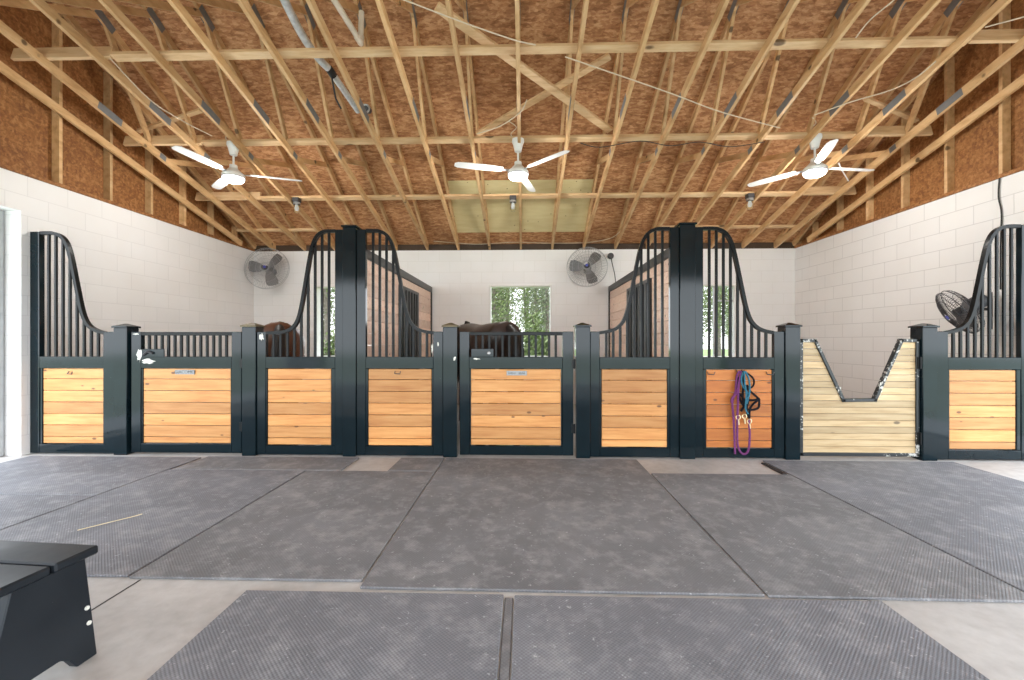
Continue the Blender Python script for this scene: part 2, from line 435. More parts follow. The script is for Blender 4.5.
# trusses
GT = 'scissor roof trusses'
def bc(y): return Vector((0, y, zc(y) + .046))
def tc(y): return Vector((0, y, zd(y) - .052))
def ref(y): return 2 * RY - y
tr = thing('roof_truss', 'x', 'roof truss', (0, RY, WT), GT)
for f in (lambda y: y, ref):
    MB().beam(bc(f(YB)) - Vector((0, 0, .0)), bc(RY), .038, .089).build('bottom_chord', M['lumber'], tr, .002)
    MB().beam(tc(f(YB + .4)), tc(RY), .038, .089).build('top_chord', M['lumber'], tr, .002)
    for yb, yt in ((1.3, 2.2), (1.08, .43), (-.85, .38)):
        MB().beam(bc(f(yb)), tc(f(yt)), .07, .034, up=(1, 0, 0)).build('web', M['lumber'], tr, .002)
MB().beam(bc(RY), tc(RY), .07, .034, up=(1, 0, 0)).build('web', M['lumber'], tr, .002)
def plate(y, on, ln, hh):
    d = Vector((0, -1, SL if on is bc else ST)).normalized(); c = on(y)
    for s in (-1, 1):
        m = MB(); o = Vector((s * .0205, 0, 0))
        m.beam(c - d * ln / 2 + o, c + d * ln / 2 + o, .002, hh); m.build('connector_plate', M['plate'], tr)
plate(.48, bc, .30, .086); plate(.42, tc, .24, .11); plate(1.22, bc, .10, .07)
ORD = ['first', 'second', 'third', 'fourth', 'fifth', 'sixth', 'seventh', 'eighth']
TX = []
for k in range(-8, 9):
    t = tr if k == -8 else copy_tree(tr)
    t.location = (-.06 + .597 * k, RY, WT); TX.append(t.location.x)
    if k < 0: t['label'] = 'wooden roof truss, %s from the left gable wall' % ORD[k + 8]
    elif k == 0: t['label'] = 'wooden roof truss running down the middle above the centre ceiling fan'
    else: t['label'] = 'wooden roof truss, %s from the right gable wall' % ORD[8 - k]

# lateral boards lying on the bottom chords
PN = {-.19: 'nearest the camera, across the trusses', 1.047: 'in the middle, carrying the ceiling fans', 2.284: 'nearest the back wall, carrying the jar lamps'}
d = Vector((0, -1, SL)).normalized(); nrm = Vector((0, SL, 1)).normalized()
for y, wh in PN.items():
    c = bc(y) + nrm * .065
    x0, x1 = -4.15, 4.25
    o = MB().beam((x0, c.y, c.z), (x1, c.y, c.z), .089, .038, up=nrm).build('purlin', M['lumber_x'], None, .003, org=(0, c.y, c.z))
    tag(o, 'long light brown purlin board ' + wh, 'purlin', 'purlins across the trusses')
    for sx, a, b in (('left', XL + .06, x0 - .005), ('right', x1 + .005, XR - .06)):
        o = MB().beam((a, c.y, c.z + .04), (b, c.y, c.z + .04), .038, .13, up=nrm).build('blocking_board', M['lumber_x'], None, .003, org=((a + b) / 2, c.y, c.z))
        tag(o, 'board on edge at the %s gable, in line with the purlin %s' % (sx, wh.split(',')[0]), 'blocking board', 'blocking boards beside the gables')
for sx, a, b in (('left', XL + .06, -3.65), ('right', 2.35, XR - .25)):
    c = bc(3.26) + nrm * .065
    o = MB().beam((a, c.y, c.z), (b, c.y, c.z), .06, .038, up=nrm).build('eave_board', M['lumber_x'], None, .003, org=((a + b) / 2, c.y, c.z))
    tag(o, 'short thin eave board low in the %s rear roof corner' % sx, 'eave board')
# diagonal braces
def on(p0, p1, w, name, lab, lift=.16):
    a = bc(p0[1]) + nrm * lift; b = bc(p1[1]) + nrm * lift; a.x = p0[0]; b.x = p1[0]
    o = MB().beam(a, b, w, .038, up=nrm).build(name, M['lumber_x'], None, .003, org=(a + b) / 2)
    tag(o, lab, 'brace', 'diagonal roof braces')
on((-.80, -.54), (1.09, 1.037), .09, 'diagonal_brace', 'diagonal brace rising to the left above the centre ceiling fan', .17)
on((-.615, 1.22), (.91, .11), .075, 'diagonal_brace', 'diagonal brace rising to the right above the centre ceiling fan', .30)
on((-5.1, 1.09), (-4.0, .755), .05, 'diagonal_brace', 'thin slanting brace near the left gable above the purlin', .30)
on((4.95, 1.09), (4.03, .726), .05, 'diagonal_brace', 'thin slanting brace near the right gable above the purlin', .30)

# ------------------------------------------------------------------ stall fronts
ZB, ZR0, ZR1, ZT, ZH = .012, .912, 1.036, 1.285, 2.35
PROF = [(0, 2.35), (.10, 2.35), (.14, 2.338), (.185, 2.31), (.225, 2.25), (.255, 2.16), (.285, 2.01), (.325, 1.775), (.365, 1.55), (.40, 1.425), (.445, 1.352), (.51, 1.308), (.60, 1.288), (.9, 1.285)]
def planks(x0, x1, z0, z1, pitch, y0, y1, top_cut=.01):
    m = MB(); z = z1 + top_cut; first = True
    while z > z0 + .01:
        zt = min(z, z1); zb = max(z - pitch, z0)
        m.box(x0, x1, y0, y1, zb + .0025, zt - .0025); z -= pitch
    return m
def hook(parent, x, z):
    MB().tube([(x - .03, .03, z + .012), (x - .03, .01, z - .012), (x + .025, .005, z - .016), (x + .035, .0, z + .012)], .005, 6).build('hook', M['dark_metal'], parent)
def front(lab, xl, xr, wl, wr, tall, sc=1.12, ts=.09, ls=.09, pine='pine', y0=.02):
    """fixed stall screen; tall = 'L' or 'R' (the side its grille sweeps up to)"""
    r = thing('stall_screen', lab, 'stall screen', ((xl + xr) / 2, y0 + .03, 0), 'fixed stall screens')
    y1 = y0 + .055
    tl, tr_ = (xl, xl + ts) if tall == 'L' else (xr - ts, xr)
    ll, lr = (xr - ls, xr) if tall == 'L' else (xl, xl + ls)
    f = MB()
    f.box(tl, tr_, y0, y1, ZB, ZH + .012); f.box(ll, lr, y0, y1, ZB, ZT + .012)
    ix0, ix1 = (tr_, ll) if tall == 'L' else (lr, tl)
    f.box(ix0, ix1, y0 + .002, y1, ZR0, ZR1); f.box(ix0, ix1, y0 + .002, y1, ZB, .108)
    # dark inner trim
    f.box(ix0, wl - .004, y0 + .008, y1, .108, ZR0); f.box(wr + .004, ix1, y0 + .008, y1, .108, ZR0)
    f.build('frame', M['paint'], r, .004)
    W_ = ix1 - ix0
    if tall == 'L': path = [(ix0 + p * sc, z) for p, z in PROF if p * sc < W_] + [(ix1, ZT)]
    else: path = [(ix1 - p * sc, z) for p, z in PROF if p * sc < W_] + [(ix0, ZT)]
    pp = smooth_path([(x, z, 0) for x, z in path], 4); path = [(p.x, p.y) for p in pp]
    MB().sweep(path, .032, y0 + .004, y1 - .006).build('top_rail', M['paint_bar'], r, 0, True)
    n = max(3, round(W_ / .0745)); st = W_ / n
    def top(x):
        for (xa, za), (xb, zb) in zip(path[:-1], path[1:]):
            if min(xa, xb) <= x <= max(xa, xb) and abs(xb - xa) > 1e-6:
                return za + (zb - za) * (x - xa) / (xb - xa)
        return ZT
    for i in range(1, n):
        x = ix0 + i * st; yc = (y0 + y1) / 2
        MB().box(x - .0125, x + .0125, yc - .011, yc + .011, ZR1 - .01, max(top(x - .012), top(x + .012)) - .006 if False else top(x) - .004).build('bar', M['paint_bar'], r, .003)
    planks(wl, wr, .112, ZR0 - .002, .1225, y0 + .016, y0 + .04).build('wood_panel', M[pine], r, .003)
    return r
S1 = front('stall screen against left wall, grille sweeping up to the left', -5.247, -4.33, -5.119, -4.458, 'L', 1.2, .10, .12)
S2 = front('stall screen left of the left tall post, bay horse behind its bars', -2.797, -1.884, -2.688, -2.018, 'R', 1.0, .086, .092)
S3 = front('stall screen right of the left tall post', -1.742, -.84, -1.622, -.961, 'L', 1.13, .094, .10)
S4 = front('stall screen left of the right tall post', .68, 1.581, .799, 1.463, 'R', 1.15, .09, .095)
S5 = front('stall screen with deep orange boards and hanging halter', 1.741, 2.638, 1.862, 2.518, 'L', 1.2, .083, .10, 'pine_deep')
S6 = front('stall screen against right wall, grille sweeping up to the right', 4.134, 5.085, 4.277, 4.923, 'R', 1.2, .12, .12)
hook(S1, -4.80, .865); hook(S3, -1.31, .875); hook(S5, 1.90, .875); hook(S5, 2.49, .875); hook(S5, 2.19, .895)
def chip(parent, x, z, w, h, y, seed):
    rs = random.Random(seed); n = 15
    poly = [(x + w * math.cos(2 * PI * i / n) * rs.uniform(.3, 1), z + h * math.sin(2 * PI * i / n) * rs.uniform(.3, 1)) for i in range(n)]
    MB().prism(poly, y - .0012, y + .002).build('chipped_paint', M['chip'], parent)
chip(S2, -2.745, 1.24, .035, .055, .02, 3); chip(S3, -.89, 1.17, .02, .03, .02, 8); chip(S3, -.95, 1.13, .014, .07, .02, 9)

# posts
def post(lab, xl, xr, h, mat='paint', capm='paint'):
    xc = (xl + xr) / 2; hw = (xr - xl) / 2; d = .15
    r = thing('stall_post', lab, 'post', (xc, d / 2, 0), 'stall posts')
    MB().box(xl, xr, 0, d, 0, h - .012).build('shaft', M[mat], r, .005)
    m = MB(); e = .012; z = h - .012; yc = d / 2
    a = [(xc - hw - e, -e, z), (xc + hw + e, -e, z), (xc + hw + e, d + e, z), (xc - hw - e, d + e, z)]
    b = [(p[0], p[1], z + .016) for p in a]; t = [(xc + (p[0] - xc) * .12, yc + (p[1] - yc) * .12, z + .045) for p in a]
    m._add(a + b + t, [(3, 2, 1, 0)] + [(i, (i + 1) % 4, (i + 1) % 4 + 4, i + 4) for i in range(4)] + [(i + 4, (i + 1) % 4 + 4, (i + 1) % 4 + 8, i + 8) for i in range(4)] + [(8, 9, 10, 11)])
    m.build('cap', M[capm], r, .002)
    return r
P1 = post('short square post, first from the left wall', -4.322, -4.176, 1.352)
P2 = post('short square post with bronze cap, right of the leftmost stall door', -2.946, -2.80, 1.36, capm='bronze')
P3 = post('short square post with bronze cap, left of the centre stall door', -.836, -.69, 1.357, capm='bronze')
P4 = post('short square post with dark cap, right of the centre stall door', .531, .677, 1.357)
P5 = post('short square post left of the V-topped wooden gate', 2.64, 2.786, 1.355)
P6 = post('short square post right of the V-topped wooden gate', 3.988, 4.132, 1.347)
T1 = post('tall square post, left of the two', -1.882, -1.744, 2.395)
T2 = post('tall square post, right of the two', 1.583, 1.739, 2.395)


# hinged doors
def door(lab, xl, xr, wl, wr, y0=.03):
    r = thing('stall_door', lab, 'stall door', ((xl + xr) / 2, y0 + .03, 0), 'half height stall doors')
    y1 = y0 + .055; f = MB()
    f.box(xl, wl - .018, y0, y1, .02, ZT + .012); f.box(wr + .018, xr, y0, y1, .02, ZT + .012)
    f.box(wl - .018, wr + .018, y0 + .001, y1, ZR0, ZR1); f.box(wl - .018, wr + .018, y0 + .001, y1, .02, .115)
    f.box(wl - .018, wl - .003, y0 + .008, y1, .115, ZR0); f.box(wr + .003, wr + .018, y0 + .008, y1, .115, ZR0)
    f.build('frame', M['paint'], r, .004)
    MB().box(wl - .018, wr + .018, y0 + .005, y1 - .005, 1.258, ZT + .01).build('top_rail', M['paint_bar'], r, .004)
    a, b = wl - .018, wr + .018; n = 14; st = (b - a) / n; yc = (y0 + y1) / 2
    for i in range(1, n):
        x = a + i * st
        MB().box(x - .0125, x + .0125, yc - .011, yc + .011, ZR1 - .01, 1.265).build('bar', M['paint_bar'], r, .003)
    planks(wl, wr, .12, ZR0 - .002, .1225, y0 + .016, y0 + .04).build('wood_panel', M['pine'], r, .003)
    for z in (.30, .965):
        hg = MB().tube([(xr + .010, y0 - .004, z - .05), (xr + .010, y0 - .004, z + .05)], .009, 8)
        hg.box(xr - .02, xr + .006, y0 - .004, y0, z - .045, z + .045); hg.build('hinge', M['paint_bar'], r)
    return r
D1 = door('leftmost stall door with damaged latch plate and silver nameplate', -4.155, -2.968, -4.033, -3.093)
D2 = door('centre stall door with nameplate, dark horse behind its bars', -.668, .509, -.55, .38)
# latch plates
l = MB().box(-4.03, -3.79, .015, .03, 1.03, 1.115).build('latch_plate', M['paint'], D1, .003)
MB().tube([(-4.01, .012, 1.05), (-3.95, .0, 1.09), (-3.90, .004, 1.07)], .012, 6).build('latch_bolt', M['dark_metal'], l)
chip(D1, -4.07, 1.04, .045, .10, .03, 5); chip(D1, -3.97, .985, .10, .035, .03, 6); chip(D1, -4.10, 1.275, .05, .012, .03, 4)
l = MB().box(-.545, -.315, .015, .03, 1.035, 1.12).build('latch_plate', M['paint'], D2, .003)
MB().lathe([(.0, 0), (.018, 0), (.018, .012), (.008, .018)], (-.36, .012, 1.075), 12, Matrix.Rotation(PI / 2, 3, 'X')).build('latch_knob', M['steel'], l)
chip(D2, -.50, 1.015, .06, .012, .03, 12)
chip(P3, -.712, 1.02, .02, .035, 0, 21)
def nameplate(parent, x, z, kind):
    p = MB().box(x - .105, x + .105, .034, .0455, z - .024, z + .024).build('nameplate', M['nameplate'], parent, .002)
    if kind == 'caps':
        cu = bpy.data.curves.new('lettering', 'FONT'); cu.body = 'GIACOMO'; cu.size = .046; cu.align_x = 'CENTER'; cu.align_y = 'CENTER'; cu.extrude = .001
        tmp = bpy.data.objects.new('lettering', cu); COL.objects.link(tmp)
        dg = bpy.context.evaluated_depsgraph_get(); me = bpy.data.meshes.new_from_object(tmp.evaluated_get(dg))
        bpy.data.objects.remove(tmp)
        me.transform(Matrix.Translation(Vector((x, .0335, z)) - p.parent.location) @ Matrix.Rotation(PI / 2, 4, 'X'))
        me.materials.clear(); me.materials.append(M['ink'])
        o = bpy.data.objects.new('lettering', me); COL.objects.link(o); o.parent = p
    else:                                   # worn engraved script, no longer readable in the photograph
        m = MB(); rs = random.Random(4); q = x - .085
        while q < x + .08:
            w = rs.uniform(.006, .016); h = rs.uniform(.008, .014)
            if abs(q - x) > .012: m.tube([(q, .0335, z - h), (q + w * .3, .0335, z + h), (q + w, .0335, z - h * .6)], .0022, 5)
            q += w + .005
        m.build('engraving', M['ink'], p)
nameplate(D1, -3.58, .872, 'caps'); nameplate(D2, -.075, .868, 'script')

# V-topped gate
gt = thing('v_topped_gate', 'pale slatted wooden gate with V-shaped dip, dark metal edging', 'gate', (3.4, .06, 0))
poly = [(2.815, .05), (2.815, 1.205), (2.956, 1.205), (3.238, .598), (3.551, .602), (3.814, 1.205), (3.967, 1.205), (3.967, .05)]
fr = MB()
for i in range(len(poly)):
    a = Vector((poly[i][0], .055, poly[i][1])); b = Vector((poly[(i + 1) % 8][0], .055, poly[(i + 1) % 8][1])); dd = (b - a).normalized() * .016
    fr.beam(a - dd, b + dd, .05, .033, up=(-dd.z, 0, dd.x) if True else None)
fr.build('edging', M['worn_edge'], gt, .004)
sl = MB(); z = .066
def vx(zz): # inner V edges at height zz
    return 2.956 + (1.205 - zz) / (1.205 - .598) * (3.238 - 2.956), 3.814 - (1.205 - zz) / (1.205 - .602) * (3.814 - 3.551)
while z < 1.19:
    a, b = z + .002, min(z + .066, 1.19) - .002
    if b < .60: sl.box(2.83, 3.953, .045, .07, a, b)
    else:
        a2 = max(a, .60); la, ra = vx(a2); lb, rb = vx(b)
        sl.prism([(2.83, a), (la - .01, a), (lb - .01, b), (2.83, b)], .045, .07)
        sl.prism([(ra + .01, a), (3.953, a), (3.953, b), (rb + .01, b)], .045, .07)
    z += .066
sl.build('slat_panel', M['gate_pine'], gt, .003)
for z in (.22, .98):
    MB().box(3.955, 3.980, .018, .036, z - .06, z + .06).tube([(3.976, .012, z - .06), (3.976, .012, z + .06)], .01, 8).build('hinge', M['paint_bar'], gt)
chip(gt, 3.60, .72, .02, .08, .036, 31); chip(gt, 3.56, .612, .015, .02, .036, 33); chip(gt, 3.20, .70, .012, .08, .036, 34)

# stall partitions between front and back wall
def partition(lab, xa, xb, ya, yb_):
    xc = (xa + xb) / 2
    r = thing('stall_partition', lab, 'partition', (xc, 2, 0), 'stall partitions')
    m = MB(); z = .03
    while z < 2.12:
        m.box(xa + .02, xb - .02, .16, YB - .06, z + .002, min(z + .14, 2.13) - .002); z += .14
    m.build('board_lining', M['lining'], r, .003)
    MB().box(xa, xb, .16, YB - .005, 2.13, 2.235).build('top_rail', M['paint_black'], r, .004)
    MB().box(xa, xb, YB - .06, YB - .005, 0, 2.13).build('end_post', M['paint_black'], r, .003)
    sx = 1 if xc < 0 else -1
    x0 = xb - .02 if sx > 0 else xa - .02
    gz = MB().box(min(x0, x0 + .04), max(x0, x0 + .04), ya, yb_, .05, 2.0); gz.build('sliding_panel', M['paint_black'], r, .004)
    xg = x0 + .045 if sx > 0 else x0 - .005
    y = ya + .1
    while y < yb_ - .05:
        MB().box(xg - .008, xg + .008, y - .012, y + .012, .15, 1.95).build('panel_rib', M['paint_bar'], r, .002); y += .16
    return r
partition('pine boarded stall partition behind the left tall post', -1.87, -1.76, 1.66, 2.72)
partition('pine boarded stall partition behind the right tall post', 1.60, 1.72, 1.10, 2.30)

# halter and ropes on the deep orange panel
def rp(x, y, dy=0): # tracing of the rope shapes on the panel's own plane
    return (1.862 + (x - 36) / 342 * .656, .012 - dy, .905 - (y - 157) / 405 * .79)
def rope(pts, r, dy=0, cl=False):
    return MB().tube(smooth_path([rp(x, y, dy) for x, y in pts], 5), r, 7, cl)
h = thing('horse_halter', 'black nylon halter hanging from a hook on the orange panel', 'halter', rp(215, 165))
m = rope([(210, 160), (245, 175), (272, 200), (275, 230), (258, 248), (240, 235)], .009, .012)
m2 = rope([(212, 165), (225, 230), (255, 265), (300, 305)], .011, .02)
for k in m2.f: pass
m._add(m2.v, m2.f)
for q in ([(300, 305), (296, 350), (255, 362), (222, 345), (228, 315), (270, 312), (300, 305)], [(188, 265), (202, 310), (222, 345)], [(212, 165), (190, 210), (186, 265), (205, 285), (228, 315)], [(240, 290), (235, 330), (240, 400)], [(222, 345), (205, 370)], [(215, 200), (235, 260), (245, 300), (232, 350), (215, 300), (218, 240)], [(300, 305), (255, 350), (250, 410)]):
    w = rope(q, .011, .022); m._add(w.v, w.f)
m.build('strap', M['halter'], h, 0, True)
b = MB()
for x, y in ((190, 400), (222, 395), (248, 420)):
    w = MB().tube([Vector(rp(x, y, .03)) + Vector((.022 * math.cos(t * PI / 5), 0, .022 * math.sin(t * PI / 5))) for t in range(10)], .005, 6, True); b._add(w.v, w.f)
    w = MB().tube([rp(x, y + 12, .03), rp(x + 3, y + 38, .03)], .008, 6); b._add(w.v, w.f)
b.build('brass_snap', M['brass'], h, 0, True)
p = rope([(200, 160), (185, 190), (180, 260), (172, 285), (162, 330), (168, 400), (172, 480), (176, 590)], .0105, .018)
w = rope([(205, 160), (190, 230), (182, 275), (158, 300), (155, 325)], .010, .03); p._add(w.v, w.f)
w = rope([(205, 160), (192, 260), (186, 430), (187, 535), (200, 575), (222, 590), (243, 570), (250, 500), (246, 410)], .0105, .026); p._add(w.v, w.f)
tag(p.build('lead_rope', M['rope_purple'], None, 0, True, org=rp(185, 300)), 'purple lead rope hanging in a long loop beside the halter', 'rope')
p = rope([(218, 160), (204, 195), (210, 235), (238, 280), (232, 330)], .009, .038)
w = rope([(222, 160), (240, 200), (245, 250), (240, 290), (228, 300)], .009, .045); p._add(w.v, w.f)
w = rope([(216, 160), (218, 220), (226, 280), (222, 350), (236, 380)], .008, .05); p._add(w.v, w.f)
tag(p.build('lead_rope', M['rope_teal'], None, 0, True, org=rp(218, 200)), 'teal blue rope looped over the halter hook', 'rope')

# ------------------------------------------------------------------ floor mats
def mat(lab, x0, x1, y0, y1, mt='mat', sk=0.0, z=0.0):
    m = MB(); t = .013
    a = [(x0, y0, z), (x1, y0 - sk, z), (x1, y1, z), (x0, y1, z)]; b = [(p[0], p[1], z + t) for p in a]
    m._add(a + b, [(3, 2, 1, 0), (4, 5, 6, 7)] + [(i, (i + 1) % 4, (i + 1) % 4 + 4, i + 4) for i in range(4)])
    o = m.build('rubber_mat', M[mt], None, .004, org=((x0 + x1) / 2, (y0 + y1) / 2, z))
    return tag(o, lab, 'floor mat', 'rubber floor mats')
gp = .006
mat('rubber mat before the left wall panel, far row', -5.10, -3.29 - gp, -1.20 + gp, -.10, 'mat2')
mat('rubber mat behind the mounting block, near the left doorway', -5.10, -3.29 - gp, -2.31, -1.20 - gp, 'mat2')
mat('ribbed rubber mat in front of the leftmost stall door', -3.29 + gp, -2.0 - gp, -2.315, -.52, 'mat2')
mat('short rubber mat strip along the foot of the bay horse stall', -3.25, -1.68, -.51, -.06)
mat('rubber mat in front of the left tall post', -2.0 + gp, -.80 - gp, -2.325, -.52)
mat('small rubber mat offcut just left of the centre door', -1.25, -.80 - gp, -.51, -.06)
mat('wide worn rubber mat in front of the centre stall door', -.80 + gp, 1.135 - gp, -2.385, -.06, 'mat', .012)
mat('rubber mat in front of the right tall post', 1.135 + gp, 2.37 - gp, -2.405, -.52, 'mat', .008)
mat('ribbed rubber mat in front of the V-topped gate', 2.37 + gp, 4.22, -2.41, -.06, 'mat2', .008)
mat('front row rubber mat, left of the two nearest the camera', -1.325, -.095, -4.3, -2.425, 'mat2')
mat('narrow worn rubber strip between the two front row mats', -.09, -.05, -4.3, -2.44, 'mat', 0, -.006)
mat('front row rubber mat, right of the two nearest the camera', -.045, 1.635, -4.3, -2.43, 'mat2')
o = MB().box(2.315, 2.355, -.50, -.14, 0, .012).build('drain_strip', M['black_rubber'], None, .004, org=(2.31, -.3, 0)); tag(o, 'black drain strip at the foot of the deep orange panel', 'drain strip')
o = MB().tube([(-2.78, -1.83, .022), (-2.62, -1.62, .024), (-2.60, -1.57, .022)], .003, 5).build('straw_wisp', M['straw'], None, org=(-2.7, -1.7, .02)); tag(o, 'pale straw wisp lying on the left ribbed mat', 'straw')
# saw cut joint in the slab
struct(MB().box(-1.93, -1.922, -4.5, -2.33, .0, .0012).build('trim_5', M['black_rubber']), 'dark saw-cut joint in the concrete')

# ------------------------------------------------------------------ mounting block
mb = thing('mounting_block', 'black painted wooden mounting block on the concrete, left front', 'mounting block', (-2.03, -2.969, 0))
R = Matrix.Rotation(math.radians(-4), 4, 'Z'); 
def mbm(fn, name, mat, bev=.004):
    m = MB(); fn(m)
    o = m.build(name, mat, None, bev)
    o.data.transform(R); o.parent = mb; return o
H = .39
def side(m, x):
    pts = [(-.20, 0), (-.12, 0), (-.10, .04), (-.06, .062), (.03, .062), (.06, .04), (.085, 0), (.155, 0), (.112, H), (-.115, H)]
    m.prism_x(pts, x - .018, x + .018)
for x in (.367, -.33): mbm(lambda m: side(m, x), 'side_panel', M['step_paint'])
mbm(lambda m: m.box(-.40, .398, .003, .15, H, H + .032), 'tread_board', M['step_paint'], .006)
mbm(lambda m: m.box(-.40, .390, -.15, -.004, H - .003, H + .029), 'tread_board', M['step_paint'], .006)
mbm(lambda m: m.box(-.31, .348, -.17, -.135, .20, .29), 'stretcher', M['step_paint'])
mbm(lambda m: m.box(-.31, .348, .10, .135, .20, .29), 'stretcher', M['step_paint'])
mbm(lambda m: m.box(-.37, .34, -.30, -.16, .19, .22), 'lower_tread', M['step_paint'], .006)
for y, z in ((.122, .14), (.115, .20), (-.165, .12)):
    mbm(lambda m: m.tube([(.384, y, z), (.390, y, z)], .008, 8), 'screw_head', M['chip'], 0)

# ------------------------------------------------------------------ ceiling fans
def ceiling_fan(x, y, ztop, lab, rot):
    r = thing('ceiling_fan', lab, 'ceiling fan', (x, y, ztop - .5), 'white ceiling fans')
    MB().lathe([(.0, .5), (.075, .5), (.078, .47), (.062, .43), (.045, .36), (.042, .345), (.0, .345)], (x, y, ztop - .5)).build('canopy', M['white_metal'], r, 0, True)
    MB().tube([(x, y, ztop - .16), (x, y, ztop - .30)], .013, 10).build('down_rod', M['white_metal'], r, 0, True)
    MB().lathe([(0, .215), (.045, .215), (.048, .175), (.058, .165), (.09, .13), (.125, .10), (.132, .085), (.132, .06), (.0, .06)], (x, y, ztop - .5), 28).build('motor', M['white_metal'], r, 0, True)
    MB().lathe([(.0, .062), (.134, .062), (.134, .05), (.0, .05)], (x, y, ztop - .5), 28).build('trim_ring', M['steel'], r, 0, True)
    MB().lathe([(.0, .052), (.118, .052), (.122, .03), (.105, .008), (.07, -.004), (.0, -.008)], (x, y, ztop - .5), 28).build('light_lens', M['lens'], r, 0, True)
    for k in range(3):
        a = rot + k * 2 * PI / 3; c, s = math.cos(a), math.sin(a); z = ztop - .5 + .105
        def P(u, v, w=0): return (x + c * u - s * v, y + s * u + c * v, z + w + v * .18)
        m = MB(); us = [.20, .30, .45, .62, .76, .80]; ws = [.045, .055, .062, .062, .055, .03]
        vs = [P(u, q * w, t) for u, w in zip(us, ws) for t in (0, .006) for q in (-1, 1)]
        fs = []
        for i in range(len(us) - 1):
            b = i * 4; n = b + 4
            fs += [(b, b + 1, n + 1, n), (b + 2, n + 2, n + 3, b + 3), (b, n, n + 2, b + 2), (b + 1, b + 3, n + 3, n + 1)]
        fs += [(0, 2, 3, 1), (len(vs) - 4, len(vs) - 3, len(vs) - 1, len(vs) - 2)]
        m._add(vs, fs); bl = m.build('blade', M['white_metal'], r)
        MB()._add([P(u, v, t) for u in (.11, .26) for v in (-.02, .02) for t in (-.008, 0)], [(0, 1, 3, 2), (4, 6, 7, 5), (0, 4, 5, 1), (2, 3, 7, 6), (0, 2, 6, 4), (1, 5, 7, 3)]).build('blade_bracket', M['steel'], bl)
    cb = MB().tube(smooth_path([(x - .03, y, ztop - .02), (x - .09, y - .02, ztop + .06), (x - .02, y - .05, ztop + .13), (x - .11, y - .12, ztop + .17)], 5), .006, 6)
    cb.build('supply_cord', M['cable'], r, 0, True)
    return r
fy = 1.03; fz = zc(1.03) + .085
ceiling_fan(-3.73, fy, fz, 'lit white ceiling fan, leftmost of three, under the middle purlin', .35)
ceiling_fan(-.075, fy, fz, 'lit white ceiling fan above the centre stall', 1.32)
ceiling_fan(3.60, fy, fz, 'lit white ceiling fan, rightmost of three, under the middle purlin', .15)

# jar lamps
def jar(x, lab):
    y = 2.25; zt = zc(2.25) + .08
    r = thing('jar_lamp', lab, 'lamp', (x, y, zt), 'jar lamps under the rear purlin')
    MB().box(x - .05, x + .05, y - .05, y + .05, zt - .06, zt + .006).build('junction_box', M['dark_metal'], r, .006)
    MB().lathe([(0, -.06), (.045, -.06), (.052, -.07), (.052, -.095), (0, -.095)], (x, y, zt), 16).build('lamp_collar', M['steel'], r, 0, True)
    MB().lathe([(.0, -.095), (.046, -.095), (.048, -.13), (.046, -.20), (.03, -.225), (.0, -.23)], (x, y, zt), 16).build('glass_jar', M['glass'], r, 0, True)
    MB().lathe([(.0, -.10), (.018, -.10), (.03, -.15), (.02, -.19), (0, -.195)], (x, y, zt), 12).build('bulb', M['white_metal'], r, 0, True)
jar(-3.55, 'glass jar lamp behind the leftmost ceiling fan'); jar(-.17, 'glass jar lamp behind the centre ceiling fan'); jar(3.43, 'glass jar lamp left of the rightmost ceiling fan')

